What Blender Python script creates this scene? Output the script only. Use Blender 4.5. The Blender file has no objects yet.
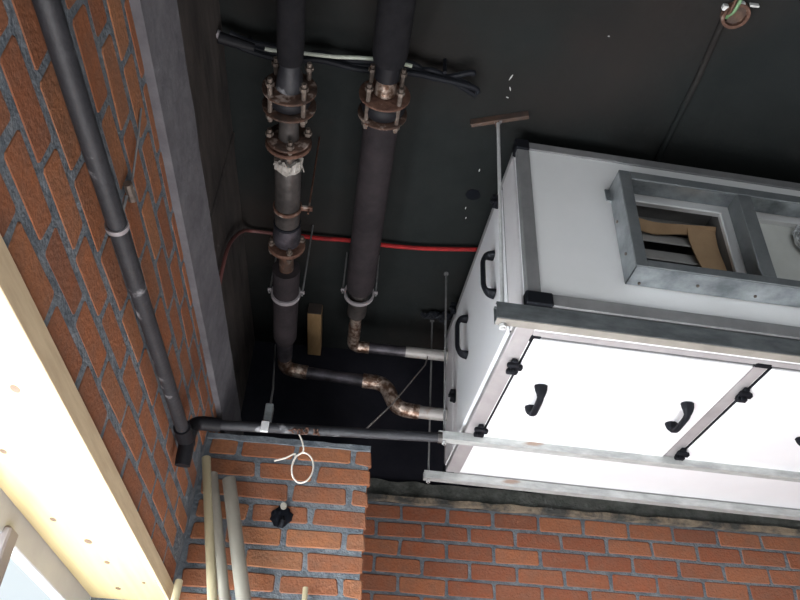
import bpy, bmesh, math, random
from mathutils import Vector, Matrix, noise
random.seed(7)
sc = bpy.context.scene
COL = sc.collection
V = Vector

# ------------------------------------------------------------------ materials
def newmat(name):
    m = bpy.data.materials.new(name); m.use_nodes = True
    nt = m.node_tree; b = nt.nodes['Principled BSDF']
    return m, nt, b

def mat(name, col, rough=0.6, metal=0.0, col2=None, scale=8.0, detail=6.0, lo=0.35, hi=0.65,
        bump=0.0, bscale=40.0, spec=None, stretch=None, col3=None, scale3=3.0, lo3=.55, hi3=.7):
    """procedural two (or three) tone material mottled with noise, in object space"""
    m, nt, b = newmat(name)
    N = nt.nodes; L = nt.links
    tc = N.new('ShaderNodeTexCoord'); mp = N.new('ShaderNodeMapping')
    L.new(tc.outputs['Object'], mp.inputs['Vector'])
    if stretch: mp.inputs['Scale'].default_value = stretch
    def rgba(c): return (c[0], c[1], c[2], 1)
    out = None
    if col2 is not None:
        nz = N.new('ShaderNodeTexNoise'); nz.inputs['Scale'].default_value = scale
        nz.inputs['Detail'].default_value = detail; nz.inputs['Roughness'].default_value = .65
        L.new(mp.outputs[0], nz.inputs['Vector'])
        cr = N.new('ShaderNodeValToRGB')
        cr.color_ramp.elements[0].position = lo; cr.color_ramp.elements[1].position = hi
        cr.color_ramp.elements[0].color = rgba(col); cr.color_ramp.elements[1].color = rgba(col2)
        L.new(nz.outputs['Fac'], cr.inputs[0]); out = cr.outputs[0]
        if col3 is not None:
            n3 = N.new('ShaderNodeTexNoise'); n3.inputs['Scale'].default_value = scale3; n3.inputs['Detail'].default_value = 8
            L.new(mp.outputs[0], n3.inputs['Vector'])
            r3 = N.new('ShaderNodeMapRange'); r3.inputs['From Min'].default_value = lo3; r3.inputs['From Max'].default_value = hi3
            L.new(n3.outputs['Fac'], r3.inputs['Value'])
            mx = N.new('ShaderNodeMixRGB'); mx.inputs['Color2'].default_value = rgba(col3)
            L.new(out, mx.inputs['Color1']); L.new(r3.outputs[0], mx.inputs['Fac']); out = mx.outputs[0]
        L.new(out, b.inputs['Base Color'])
    else:
        b.inputs['Base Color'].default_value = rgba(col)
    b.inputs['Roughness'].default_value = rough
    b.inputs['Metallic'].default_value = metal
    if spec is not None: b.inputs['Specular IOR Level'].default_value = spec
    if bump > 0:
        bn = N.new('ShaderNodeTexNoise'); bn.inputs['Scale'].default_value = bscale; bn.inputs['Detail'].default_value = 6
        L.new(mp.outputs[0], bn.inputs['Vector'])
        bp = N.new('ShaderNodeBump'); bp.inputs['Strength'].default_value = bump; bp.inputs['Distance'].default_value = .01
        L.new(bn.outputs['Fac'], bp.inputs['Height']); L.new(bp.outputs[0], b.inputs['Normal'])
    return m

def brick_mat(name, stops, dust):
    m, nt, b = newmat(name); N = nt.nodes; L = nt.links
    g = N.new('ShaderNodeNewGeometry'); cr = N.new('ShaderNodeValToRGB')
    el = cr.color_ramp.elements
    el[0].color = (*stops[0], 1); el[1].color = (*stops[-1], 1)
    for i, s in enumerate(stops[1:-1]):
        e = el.new((i + 1) / (len(stops) - 1)); e.color = (*s, 1)
    L.new(g.outputs['Random Per Island'], cr.inputs[0])
    tc = N.new('ShaderNodeTexCoord')
    n1 = N.new('ShaderNodeTexNoise'); n1.inputs['Scale'].default_value = 14; n1.inputs['Detail'].default_value = 8; n1.inputs['Roughness'].default_value = .7
    L.new(tc.outputs['Object'], n1.inputs['Vector'])
    r1 = N.new('ShaderNodeMapRange'); r1.inputs['From Min'].default_value = .35; r1.inputs['From Max'].default_value = .75
    r1.inputs['To Min'].default_value = 0; r1.inputs['To Max'].default_value = .6
    L.new(n1.outputs['Fac'], r1.inputs['Value'])
    mx = N.new('ShaderNodeMixRGB'); mx.inputs['Color2'].default_value = (*dust, 1)
    L.new(r1.outputs[0], mx.inputs['Fac']); L.new(cr.outputs[0], mx.inputs['Color1'])
    n2 = N.new('ShaderNodeTexNoise'); n2.inputs['Scale'].default_value = 90; n2.inputs['Detail'].default_value = 4
    L.new(tc.outputs['Object'], n2.inputs['Vector'])
    r2 = N.new('ShaderNodeMapRange'); r2.inputs['To Min'].default_value = .75; r2.inputs['To Max'].default_value = 1.2
    L.new(n2.outputs['Fac'], r2.inputs['Value'])
    mm = N.new('ShaderNodeMixRGB'); mm.blend_type = 'MULTIPLY'; mm.inputs['Fac'].default_value = 1
    L.new(mx.outputs[0], mm.inputs['Color1']); L.new(r2.outputs[0], mm.inputs['Color2'])
    L.new(mm.outputs[0], b.inputs['Base Color'])
    b.inputs['Roughness'].default_value = .9; b.inputs['Specular IOR Level'].default_value = .2
    bp = N.new('ShaderNodeBump'); bp.inputs['Strength'].default_value = .6; bp.inputs['Distance'].default_value = .006
    L.new(n2.outputs['Fac'], bp.inputs['Height']); L.new(bp.outputs[0], b.inputs['Normal'])
    return m

BR_STOPS = [(.23,.085,.040), (.29,.105,.046), (.215,.080,.040), (.32,.135,.062), (.26,.095,.043)]
M = {}
M['brick'] = brick_mat('orange_brick', BR_STOPS, (.13,.085,.065))
M['brick2'] = brick_mat('red_brick', [(.27,.085,.040), (.225,.073,.037), (.32,.118,.056), (.20,.068,.037)], (.18,.11,.08))
M['mortar'] = mat('mortar', (.088,.104,.120), .95, col2=(.165,.182,.198), scale=14, bump=.8, bscale=60, spec=.1)
M['mortar_tan'] = mat('mortar_ledge', (.07,.07,.065), .95, col2=(.25,.20,.145), scale=7, lo=.42, hi=.6, bump=1, bscale=50, spec=.1)
M['mortar_dark'] = mat('mortar_bed', (.05,.055,.05), .95, col2=(.11,.115,.105), scale=10, bump=1, bscale=50, spec=.1)
M['ceiling'] = mat('dark_concrete', (.011,.0135,.0135), .95, col2=(.018,.020,.0195), scale=2.2, lo=.3, hi=.7, bump=.25, bscale=25,
                   col3=(.024,.019,.017), scale3=.9, lo3=.5, hi3=.75, spec=.08)  # very dark concrete tone with brownish mottling
M['beam_conc'] = mat('beam_concrete_lit', (.10,.096,.106), .92, col2=(.155,.15,.16), scale=6, bump=.35, bscale=30, spec=.15)  # paler copy: light on the lower band put into the colour
M['beam_side'] = mat('beam_side_concrete_shaded', (.032,.029,.028), .92, col2=(.075,.064,.058), scale=4, stretch=(1,.5,2), bump=.3, bscale=30, spec=.15)  # darker copy: shade on the beam's side face put into the colour
M['shaded_wall'] = mat('shaded_back_concrete', (.010,.011,.016), .95, col2=(.018,.018,.024), scale=3, bump=.2, bscale=20, spec=.1)  # shadow on the upper back wall put into its colour
M['floor'] = mat('floor_concrete', (.30,.29,.27), .9, col2=(.38,.36,.34), scale=3, bump=.2, bscale=30)
M['plaster'] = mat('plaster', (.30,.29,.28), .9, col2=(.36,.35,.33), scale=3, bump=.15, bscale=30)
M['foam'] = mat('foam_insulation', (.0075,.0075,.009), .9, col2=(.012,.0115,.013), scale=18, bump=.25, bscale=60, spec=.12)
M['foam2'] = mat('foam_insulation_worn', (.016,.0135,.015), .85, col2=(.027,.022,.024), scale=9, bump=.25, bscale=50, spec=.14)
M['steelpipe'] = mat('painted_steel_pipe', (.009,.010,.013), .6, .05, col2=(.020,.020,.024), scale=14, bump=.2, bscale=60, col3=(.20,.20,.21), scale3=14, lo3=.62, hi3=.70)
M['pipe_grey'] = mat('grey_steel_pipe', (.03,.027,.026), .45, .4, col2=(.08,.072,.068), scale=9, bump=.2, bscale=40)
M['rust'] = mat('rusty_steel', (.06,.026,.017), .75, .3, col2=(.14,.072,.048), scale=22, bump=.5, bscale=70, col3=(.30,.25,.22), scale3=20, lo3=.58, hi3=.7)
M['rust_dark'] = mat('rusty_flange', (.038,.026,.021), .6, .4, col2=(.09,.046,.03), scale=24, bump=.4, bscale=60, col3=(.28,.22,.19), scale3=26, lo3=.58, hi3=.68)
M['weld'] = mat('scorched_elbow', (.13,.075,.05), .35, .7, col2=(.55,.45,.38), scale=26, lo=.45, hi=.62, bump=.4, bscale=50)
M['weldpipe'] = mat('scorched_pipe', (.03,.028,.033), .45, .5, col2=(.10,.09,.105), scale=14, lo=.4, hi=.7, bump=.3, bscale=40)
M['stub'] = mat('pale_stub_pipe', (.33,.315,.30), .5, .2, col2=(.22,.13,.08), scale=9, lo=.55, hi=.72)
M['black'] = mat('black_plastic', (.006,.007,.010), .65, bump=.1, spec=.18)
M['rubber'] = mat('black_rubber', (.006,.006,.008), .6, bump=.1, spec=.25)
M['bolt'] = mat('bolt_steel', (.08,.062,.052), .5, .5, col2=(.19,.155,.13), scale=30)
M['tape'] = mat('white_tape', (.20,.185,.165), .8, col2=(.36,.34,.31), scale=40, bump=.5)
M['strap'] = mat('clamp_strap', (.26,.24,.25), .6, .1, col2=(.19,.175,.18), scale=20)
M['rod'] = mat('zinc_rod', (.22,.22,.22), .5, .3, col2=(.15,.15,.15), scale=30)
M['rod_bright'] = mat('bright_zinc_rod', (.60,.60,.60), .45, .2, col2=(.48,.48,.48), scale=30)
M['panel'] = mat('white_panel', (.80,.80,.82), .35, col2=(.83,.83,.85), scale=3, spec=.4)
M['side'] = mat('pale_side_profile', (.62,.60,.61), .45, .05, col2=(.68,.66,.67), scale=4)
M['panel_front'] = mat('white_front_panel', (.74,.745,.74), .4, col2=(.80,.80,.80), scale=2.5, lo=.3, hi=.7, spec=.3)
M['alu'] = mat('aluminium_profile', (.36,.35,.355), .45, .25, col2=(.43,.42,.42), scale=5, spec=.4)
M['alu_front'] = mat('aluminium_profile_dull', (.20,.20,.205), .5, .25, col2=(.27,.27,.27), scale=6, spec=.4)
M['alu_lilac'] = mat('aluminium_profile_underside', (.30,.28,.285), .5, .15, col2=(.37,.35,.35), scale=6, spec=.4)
M['galv_dark'] = mat('galvanised_dull', (.085,.095,.098), .5, .3, col2=(.16,.175,.18), scale=9, bump=.08, bscale=30, stretch=(1,3,3))
M['galv'] = mat('galvanised', (.34,.35,.345), .45, .2, col2=(.54,.555,.54), scale=8, bump=.08, bscale=30, stretch=(1,3,3), col3=(.33,.24,.19), scale3=3.5, lo3=.64, hi3=.72)
M['galv_duct'] = mat('galvanised_duct', (.16,.18,.19), .28, .7, col2=(.52,.56,.58), scale=7, lo=.3, hi=.75, bump=.06, bscale=12)  # brighter mottles painted in as highlights on the sheet metal
M['galv_flange'] = mat('galvanised_flange', (.14,.155,.165), .45, .4, col2=(.20,.215,.22), scale=9)
M['beige_lip'] = mat('beige_channel_lip', (.20,.185,.165), .6, .1, col2=(.27,.25,.22), scale=8)
M['inside'] = mat('unit_interior', (.10,.10,.10), .7, col2=(.17,.165,.16), scale=5)
M['slat'] = mat('damper_slat', (.34,.335,.32), .5, .2, col2=(.46,.45,.43), scale=6)
M['cardboard'] = mat('tan_cardboard', (.38,.24,.13), .8, col2=(.50,.33,.19), scale=4)
M['filter'] = mat('pale_filter', (.55,.56,.52), .8, col2=(.66,.67,.63), scale=3)
M['foil'] = mat('crumpled_foil', (.5,.52,.53), .25, .8, col2=(.9,.9,.9), scale=18, bump=.8, bscale=20)
M['pine'] = None
M['pvc'] = mat('grey_pvc', (.20,.185,.155), .55, col2=(.25,.23,.19), scale=5)
M['pvc_warm'] = mat('cream_pvc', (.34,.29,.18), .5, col2=(.40,.345,.22), scale=5)
M['frame_white'] = mat('white_frame', (.30,.295,.30), .5, col2=(.35,.345,.35), scale=4)
M['mullion'] = mat('reddish_grey_mullion', (.13,.11,.105), .6, col2=(.17,.145,.14), scale=6)  # reddish grey bars, darker than the window frame
M['wire_white'] = mat('white_wire', (.55,.50,.44), .6)
M['wire_red'] = mat('red_cable', (.33,.016,.016), .6, col2=(.15,.010,.012), scale=9, spec=.15)
M['wire_dark'] = mat('dark_red_cable', (.14,.05,.045), .5)
M['wire_green'] = mat('green_cable', (.10,.20,.09), .5)
M['wire_thin'] = mat('thin_steel_wire', (.22,.20,.18), .5, .4)
M['cable_pale'] = mat('pale_cable_jacket', (.42,.43,.40), .6, col2=(.30,.35,.26), scale=6)
M['timber'] = mat('timber_block', (.30,.19,.085), .8, col2=(.38,.25,.12), scale=9, stretch=(4,1,4))
M['timber_end'] = mat('dark_timber_end', (.03,.022,.018), .9)
M['paint_drip'] = mat('white_paint', (.55,.55,.53), .6)
M['hole'] = mat('black_hole', (.008,.009,.012), 1.0, spec=.0)
M['rust_angle'] = mat('rusty_angle_iron', (.10,.055,.035), .8, .1, col2=(.05,.035,.03), scale=18, bump=.4, bscale=50)

def pine_mat():
    m, nt, b = newmat('pine_board'); N = nt.nodes; L = nt.links
    tc = N.new('ShaderNodeTexCoord'); mp = N.new('ShaderNodeMapping'); mp.inputs['Scale'].default_value = (22, 1.2, 22)
    L.new(tc.outputs['Object'], mp.inputs['Vector'])
    nz = N.new('ShaderNodeTexNoise'); nz.inputs['Scale'].default_value = 2; nz.inputs['Detail'].default_value = 5
    L.new(mp.outputs[0], nz.inputs['Vector'])
    cr = N.new('ShaderNodeValToRGB'); cr.color_ramp.elements[0].position = .3; cr.color_ramp.elements[1].position = .7
    cr.color_ramp.elements[0].color = (.37,.285,.14,1); cr.color_ramp.elements[1].color = (.43,.34,.175,1)
    L.new(nz.outputs['Fac'], cr.inputs[0]); L.new(cr.outputs[0], b.inputs['Base Color'])
    b.inputs['Roughness'].default_value = .6
    return m
M['pine'] = pine_mat()
M['pine_edge'] = mat('pine_edge', (.42,.32,.20), .7, col2=(.52,.41,.26), scale=5, stretch=(10,1,10))
M['knot'] = mat('pine_knot', (.075,.04,.02), .7, col2=(.12,.065,.032), scale=30)

def glass_mat():
    m, nt, b = newmat('window_glass')
    b.inputs['Base Color'].default_value = (.93,.98,.98,1); b.inputs['Roughness'].default_value = .03
    b.inputs['Transmission Weight'].default_value = 1.0; b.inputs['IOR'].default_value = 1.02
    return m
M['glass'] = glass_mat()

# ------------------------------------------------------------------ mesh builder
class MB:
    def __init__(s): s.v = []; s.f = []; s.mi = []
    def quad(s, vs, fs, mi=0):
        n = len(s.v); s.v += [V(p) for p in vs]
        for f in fs: s.f.append([n + i for i in f]); s.mi.append(mi)
        return s
    def box(s, x0, x1, y0, y1, z0, z1, mi=0, T=None):
        p = [V((x, y, z)) for z in (z0, z1) for y in (y0, y1) for x in (x0, x1)]
        if T is not None: p = [T @ q for q in p]
        return s.quad(p, [(0,2,3,1),(4,5,7,6),(0,1,5,4),(2,6,7,3),(0,4,6,2),(1,3,7,5)], mi)
    def cbox(s, x0, x1, y0, y1, z0, z1, c=.004, mi=0, T=None):
        """box with chamfered edges (convex hull of the inset corners)"""
        c = min(c, (x1-x0)*.45, (y1-y0)*.45, (z1-z0)*.45)
        bm = bmesh.new()
        for x, dx in ((x0, c), (x1, -c)):
            for y, dy in ((y0, c), (y1, -c)):
                for z, dz in ((z0, c), (z1, -c)):
                    bm.verts.new((x, y+dy, z+dz)); bm.verts.new((x+dx, y, z+dz)); bm.verts.new((x+dx, y+dy, z))
        bmesh.ops.convex_hull(bm, input=bm.verts)
        bmesh.ops.dissolve_limit(bm, angle_limit=.01, verts=bm.verts, edges=bm.edges)
        s.add_bm(bm, mi, T); return s
    def add_bm(s, bm, mi=0, T=None):
        bm.verts.index_update(); n = len(s.v)
        for v in bm.verts: s.v.append((T @ v.co) if T is not None else v.co.copy())
        for f in bm.faces: s.f.append([n + v.index for v in f.verts]); s.mi.append(mi)
        bm.free()
    def tube(s, pts, r, seg=14, mi=0, caps=True, closed=False):
        pts = [V(p) for p in pts]; n = len(pts)
        rr = r if isinstance(r, (list, tuple)) else [r] * n
        tg = []
        for i in range(n):
            if closed: t = pts[(i+1) % n] - pts[i-1]
            else: t = pts[min(i+1, n-1)] - pts[max(i-1, 0)]
            if t.length < 1e-9: t = V((0,0,1))
            tg.append(t.normalized())
        up = V((0,0,1)) if abs(tg[0].z) < .9 else V((1,0,0))
        a = tg[0].cross(up).normalized(); base = len(s.v)
        for i in range(n):
            if i:
                ax = tg[i-1].cross(tg[i])
                if ax.length > 1e-7:
                    a = Matrix.Rotation(tg[i-1].angle(tg[i]), 3, ax.normalized()) @ a
                a = (a - tg[i] * a.dot(tg[i])).normalized()
            b = tg[i].cross(a)
            for k in range(seg):
                t = 2 * math.pi * k / seg
                s.v.append(pts[i] + (a * math.cos(t) + b * math.sin(t)) * rr[i])
        for i in range(n if closed else n - 1):
            j = (i + 1) % n
            for k in range(seg):
                l = (k + 1) % seg
                s.f.append([base+i*seg+k, base+i*seg+l, base+j*seg+l, base+j*seg+k]); s.mi.append(mi)
        if caps and not closed:
            s.f.append([base + k for k in range(seg)][::-1]); s.mi.append(mi)
            s.f.append([base + (n-1)*seg + k for k in range(seg)]); s.mi.append(mi)
        return s
    def ring(s, c, axis, r0, r1, w, seg=28, mi=0):
        """washer/strap around an axis: inner radius r0, outer r1, width w"""
        c = V(c); ax = V(axis).normalized()
        up = V((0,0,1)) if abs(ax.z) < .9 else V((1,0,0))
        a = ax.cross(up).normalized(); b = ax.cross(a); base = len(s.v)
        prof = [(r0, -w/2), (r1, -w/2), (r1, w/2), (r0, w/2)]
        for k in range(seg):
            t = 2*math.pi*k/seg; d = a*math.cos(t) + b*math.sin(t)
            for (r, h) in prof: s.v.append(c + d*r + ax*h)
        for k in range(seg):
            l = (k+1) % seg
            for j in range(4):
                m = (j+1) % 4
                s.f.append([base+k*4+j, base+k*4+m, base+l*4+m, base+l*4+j]); s.mi.append(mi)
        return s
    def build(s, name, mats, parent=None, smooth=False, origin=None, bevel=0, kind=None, sub=0):
        if not isinstance(mats, (list, tuple)): mats = [mats]
        me = bpy.data.meshes.new(name)
        if origin is None:
            if parent is not None and not parent.get('_local'): origin = V(parent.get('_world', (0,0,0)))
            elif parent is not None: origin = V((0,0,0))
            else:
                lo = V([min(p[i] for p in s.v) for i in range(3)]); hi = V([max(p[i] for p in s.v) for i in range(3)])
                origin = V(((lo.x+hi.x)/2, (lo.y+hi.y)/2, lo.z))
        origin = V(origin)
        me.from_pydata([tuple(p - origin) for p in s.v], [], s.f)
        for m in mats: me.materials.append(M[m] if isinstance(m, str) else m)
        for p, mi in zip(me.polygons, s.mi): p.material_index = mi
        bm = bmesh.new(); bm.from_mesh(me); bmesh.ops.recalc_face_normals(bm, faces=bm.faces); bm.to_mesh(me); bm.free()
        if smooth:
            for p in me.polygons: p.use_smooth = True
            try: me.set_sharp_from_angle(angle=math.radians(42))
            except Exception: pass
        o = bpy.data.objects.new(name, me); COL.objects.link(o)
        if parent is not None: o.parent = parent
        else: o.location = origin
        if bevel:
            md = o.modifiers.new('bevel', 'BEVEL'); md.width = bevel; md.segments = 2; md.limit_method = 'ANGLE'
        if kind: o['kind'] = kind
        return o

def tag(o, label, cat, group=None):
    o['label'] = label; o['category'] = cat
    if group: o['group'] = group
    return o

def thing(name, label, cat, loc=(0,0,0), rot=0, group=None, local=False):
    e = bpy.data.objects.new(name, None); COL.objects.link(e)
    e.empty_display_size = .05; e.location = loc; e.rotation_euler = (0, 0, rot)
    e['_world'] = list(loc)
    if local: e['_local'] = 1
    return tag(e, label, cat, group)

def fillet(pts, rad, n=6):
    pts = [V(p) for p in pts]; out = [pts[0]]
    for i in range(1, len(pts)-1):
        a = (pts[i-1]-pts[i]); b = (pts[i+1]-pts[i]); r = min(rad, a.length*.49, b.length*.49)
        p0 = pts[i] + a.normalized()*r; p1 = pts[i] + b.normalized()*r
        for k in range(n+1):
            t = k/n; out.append(p0*(1-t)**2 + pts[i]*2*t*(1-t) + p1*t*t)
    out.append(pts[-1]); return out

def smoothpath(pts, n=6):
    pts = [V(p) for p in pts]; P = [pts[0]] + pts + [pts[-1]]; out = []
    for i in range(1, len(P)-2):
        for k in range(n):
            t = k/n; a, b, c, d = P[i-1], P[i], P[i+1], P[i+2]
            out.append(.5*((2*b) + (c-a)*t + (2*a-5*b+4*c-d)*t*t + (3*b-a-3*c+d)*t**3))
    out.append(pts[-1]); return out

# ------------------------------------------------------------------ brick walls
def bricks(mb, frame, u0, u1, z0, z1, rows, L=.26, H=.098, gap=.014, depth=.012, jit=.0025, mi=1, holes=(), back=.02):
    """frame(u, d, z) -> world point, d = distance out of the mortar plane. rows: fn(k)->(base z, joint offset)"""
    k = 0
    while True:
        zb, off = rows(k); k += 1
        if zb > z1: break
        if zb + H < z0: continue
        n0 = math.floor((u0 - off)/L) - 1
        u = off + n0*L
        while u < u1:
            a = max(u + gap/2, u0); b = min(u + L - gap/2, u1)
            c = max(zb + gap/2, z0); d = min(zb + H - gap/2, z1)
            u += L
            if b - a < .03 or d - c < .02: continue
            if any(a < h[1] and b > h[0] and c < h[3] and d > h[2] for h in holes): continue
            j = lambda: random.uniform(-jit, jit)
            dd = depth + random.uniform(-.001, .002); i = .004
            A = [(a+j(), c+j()), (b+j(), c+j()), (b+j(), d+j()), (a+j(), d+j())]
            cx, cz = (a+b)/2, (c+d)/2
            ins = lambda p, q: (p[0] + (q if p[0] < cx else -q), p[1] + (q if p[1] < cz else -q))
            # octagonal outline so that the corners read as worn
            out = []; cc = .007
            for (px, pz), (sx, sz) in zip(A, ((1,1),(-1,1),(-1,-1),(1,-1))):
                p1 = (px + sx*cc, pz); p2 = (px, pz + sz*cc)
                out += [p2, p1] if (sx, sz) in ((1,1),(-1,-1)) else [p1, p2]
            vs = [frame(p[0], -back, p[1]) for p in out] + [frame(p[0], dd - i, p[1]) for p in out] + \
                 [frame(*(ins(p, i)[0], dd, ins(p, i)[1])) for p in out]
            fs = [[0,1,2,3,4,5,6,7][::-1], list(range(16, 24))]
            for r in (0, 8):
                for q in range(8): fs.append([r+q, r+(q+1) % 8, r+8+(q+1) % 8, r+8+q])
            mb.quad(vs, fs, mi)

FZ = -1.6          # floor level below the camera
CZ = 2.634         # ceiling
XL = -.65          # left wall face
YB = 4.08          # back wall face
XR, YR = 4.6, -2.2

w = MB()
WY0, WY1, WZ0, WZ1 = -.4, 3.16, -.65, .82     # window opening in the left wall
w.box(XL-.3, XL, YR, WY0, FZ, 1.69).box(XL-.3, XL, WY1, YB+.3, FZ, 1.69)
w.box(XL-.3, XL, WY0, WY1, WZ1, 1.69).box(XL-.3, XL, WY0, WY1, FZ, WZ0)
fr = lambda u, d, z: V((XL + d, u, z))
rowsL = lambda k: (-1.658 + .1*k, 1.21 if k % 2 == 0 else 1.345)
hl = [(3.2, 4.08, -2, 1.5)]
bricks(w, fr, YR, YB, WZ1+.002, 1.69, rowsL, H=.1, gap=.021, depth=.001, jit=.005, holes=hl)
bricks(w, fr, YR, WY0, FZ, WZ1, rowsL, H=.1, gap=.021, depth=.001, jit=.005, holes=hl)
bricks(w, fr, WY0, WY1, FZ, WZ0, rowsL, H=.1, gap=.021, depth=.001, jit=.005, holes=hl)
w.build('wall_left', ['mortar', 'brick'], kind='structure')

w = MB(); w.box(XL, XR, YB, YB+.3, FZ, 1.635)
rowsB = lambda k: (-1.702 + .098*k, .71 if k % 2 == 0 else .585)
bricks(w, lambda u, d, z: V((u, YB - d, z)), .11, XR, FZ, 1.633, rowsB, gap=.017, depth=.004, jit=.004)
w.build('wall_back', ['mortar', 'brick2'], kind='structure')

# pillar (brick pier) in the corner
PX = .105
w = MB(); w.box(XL, PX-.01, 3.21, YB, FZ, 1.52)
rowsP = lambda k: (-1.682 + .0975*k, .02 if k % 2 == 0 else -.14)
bricks(w, lambda u, d, z: V((u, 3.21 - d, z)), XL+.02, PX, FZ, 1.53, rowsP, H=.0975, gap=.024, depth=.004, jit=.005)
bricks(w, lambda u, d, z: V((PX - .01 + d, u, z)), 3.225, YB, FZ, 1.53, lambda k: (-1.682+.0975*k, 3.21 if k % 2 == 0 else 3.34), H=.0975, gap=.022, depth=.004, jit=.003)
w.build('wall_pillar', ['mortar', 'brick'], kind='structure')

# mortar bed and ledge along the top of the back wall
def lumpy_strip(x0, x1, y0, y1, z0, z1, n=90, amp=.012, seed=0):
    mb = MB(); vs = []; 
    for i in range(n+1):
        x = x0 + (x1-x0)*i/n
        a = noise.noise(V((x*6, seed, 0)))*amp; b = noise.noise(V((x*9, seed+5, 0)))*amp
        vs += [(x, y0 + b, z0 + a), (x, y0 + b*.5, z1 + b), (x, y1, z1 + b), (x, y1, z0 + a)]
    fs = []
    for i in range(n):
        for j in range(4):
            k = (j+1) % 4; fs.append([i*4+j, i*4+k, i*4+4+k, i*4+4+j])
    fs += [[0,1,2,3], [n*4+3, n*4+2, n*4+1, n*4]]
    return mb.quad(vs, fs)
lumpy_strip(.10, XR, YB-.035, YB+.05, 1.635, 1.665, seed=2).build('trim_1', 'mortar_tan', kind='structure')
lumpy_strip(.10, XR, YB-.015, YB+.05, 1.660, 1.76, seed=9, amp=.02).build('trim_2', 'mortar_dark', kind='structure')
lumpy_strip(XL+.002, .10, 3.195, YB, 1.518, 1.545, n=40, seed=4, amp=.010).build('trim_3', 'mortar', kind='structure')
MB().box(XL-.3, XR, YB, YB+.3, 1.635, CZ).build('trim_4', 'shaded_wall', kind='structure')
MB().box(XL, XR, YR, YB, FZ-.2, FZ).build('floor', 'floor', kind='structure')
MB().box(XL-.3, XR+.2, YR, YB+.3, CZ, CZ+.2).build('ceiling', 'ceiling', kind='structure')
MB().box(XR, XR+.2, YR, YB, FZ, CZ).build('wall_right', 'plaster', kind='structure')

# concrete ring beam above the left brickwork: lit lower band and shaded recessed side, both by colour
w = MB()
n = 70; vs = []; fs = []
for i in range(n+1):
    y = YR + (YB-YR)*i/n
    a = noise.noise(V((y*4, 1, 0)))*.006; b = noise.noise(V((y*5, 7, 0)))*.008
    vs += [(XL-.3, y, 1.688), (XL+.028, y, 1.688 + a), (XL+.036 + a, y, 1.955 + b), (XL-.3, y, 1.975)]
for i in range(n):
    for j in range(4):
        k = (j+1) % 4; fs.append([i*4+j, i*4+k, i*4+4+k, i*4+4+j])
fs += [[0,1,2,3], [n*4+3, n*4+2, n*4+1, n*4]]
w.quad(vs, fs).build('trim_5', 'beam_conc', kind='structure')
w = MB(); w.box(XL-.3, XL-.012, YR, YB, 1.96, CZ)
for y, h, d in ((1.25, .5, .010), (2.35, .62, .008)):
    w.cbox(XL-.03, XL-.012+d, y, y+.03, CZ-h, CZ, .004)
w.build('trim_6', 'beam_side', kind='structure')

# ------------------------------------------------------------------ window in the left wall
pb = MB(); 
bx0, bx1, by0, by1, bz0, bz1 = XL-.299, XL+.012, WY0, WY1+.05, .782, .818
board = thing('window_head_board', 'pale pine board lining the head of the window opening in the brick wall', 'board', ((bx0+bx1)/2, 1.4, bz0))
w = MB().cbox(bx0, bx1-.012, WY0+.002, WY1-.002, bz0, bz1, .002)
w.build('underside_board', 'pine', board)
MB().cbox(bx1-.011, bx1+.002, WY0+.002, WY1+.04, bz0-.004, bz1+.026, .002).build('edge_strip', 'pine_edge', board)
def disc(mb, cx, cy, z, rx, ry, h=.0012, seg=18):
    vs = [(cx + rx*math.cos(2*math.pi*k/seg), cy + ry*math.sin(2*math.pi*k/seg), z) for k in range(seg)]
    vs += [(p[0], p[1], z-h) for p in vs[:seg]]
    mb.quad(vs, [list(range(seg)), list(range(seg, 2*seg))] + [[k, (k+1) % seg, seg+(k+1) % seg, seg+k] for k in range(seg)])
for (x, y, r) in ((-.728,1.487,.010), (-.864,2.295,.009), (-.802,2.476,.012), (-.787,2.685,.009), (-.813,3.0,.010), (-.86,1.823,.008), (-.70,2.9,.006), (-.78,1.15,.009)):
    w = MB(); disc(w, x, y, bz0+.0002, r, r*1.7); w.build('knot', 'knot', board)
GX = XL-.30
w = MB()
w.cbox(GX-.05, GX, WY0, WY1, .695, .815, .004).cbox(GX-.05, GX, WY0, WY1, WZ0, WZ0+.08, .004)
w.cbox(GX-.05, GX, WY0, WY0+.07, WZ0+.08, .695, .004).cbox(GX-.05, GX, WY1-.07, WY1, WZ0+.08, .695, .004)
wf = w.build('window_1', 'frame_white', kind='structure', origin=(0,0,0))
w = MB().cbox(GX-.045, GX+.02, 2.19, 2.26, WZ0+.08, .72, .006).cbox(GX-.045, GX+.02, .9, .97, WZ0+.08, .72, .006)
w.build('mullion', 'mullion', wf, origin=(0,0,0))
MB().box(GX-.030, GX-.024, WY0+.06, WY1-.06, WZ0+.07, .70).build('pane', 'glass', wf, origin=(0,0,0))

# ------------------------------------------------------------------ air handling unit
YAW = math.radians(3.2)
AO = V((.598, 2.155, 1.66))
def aw(u, v, ww):        # unit-local -> world
    return AO + V((math.cos(YAW)*u - math.sin(YAW)*v, math.sin(YAW)*u + math.cos(YAW)*v, ww))
AL, AD, AH = 3.3, 1.55, .885
ahu = thing('air_handling_unit', 'white panelled air handling unit hung from the dark ceiling on steel channels', 'air handler', AO, YAW, local=True)
t = .05
w = MB()                                         # frame of aluminium profiles
fb = MB(); P = lambda *a: w.cbox(*a, .004)
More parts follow.
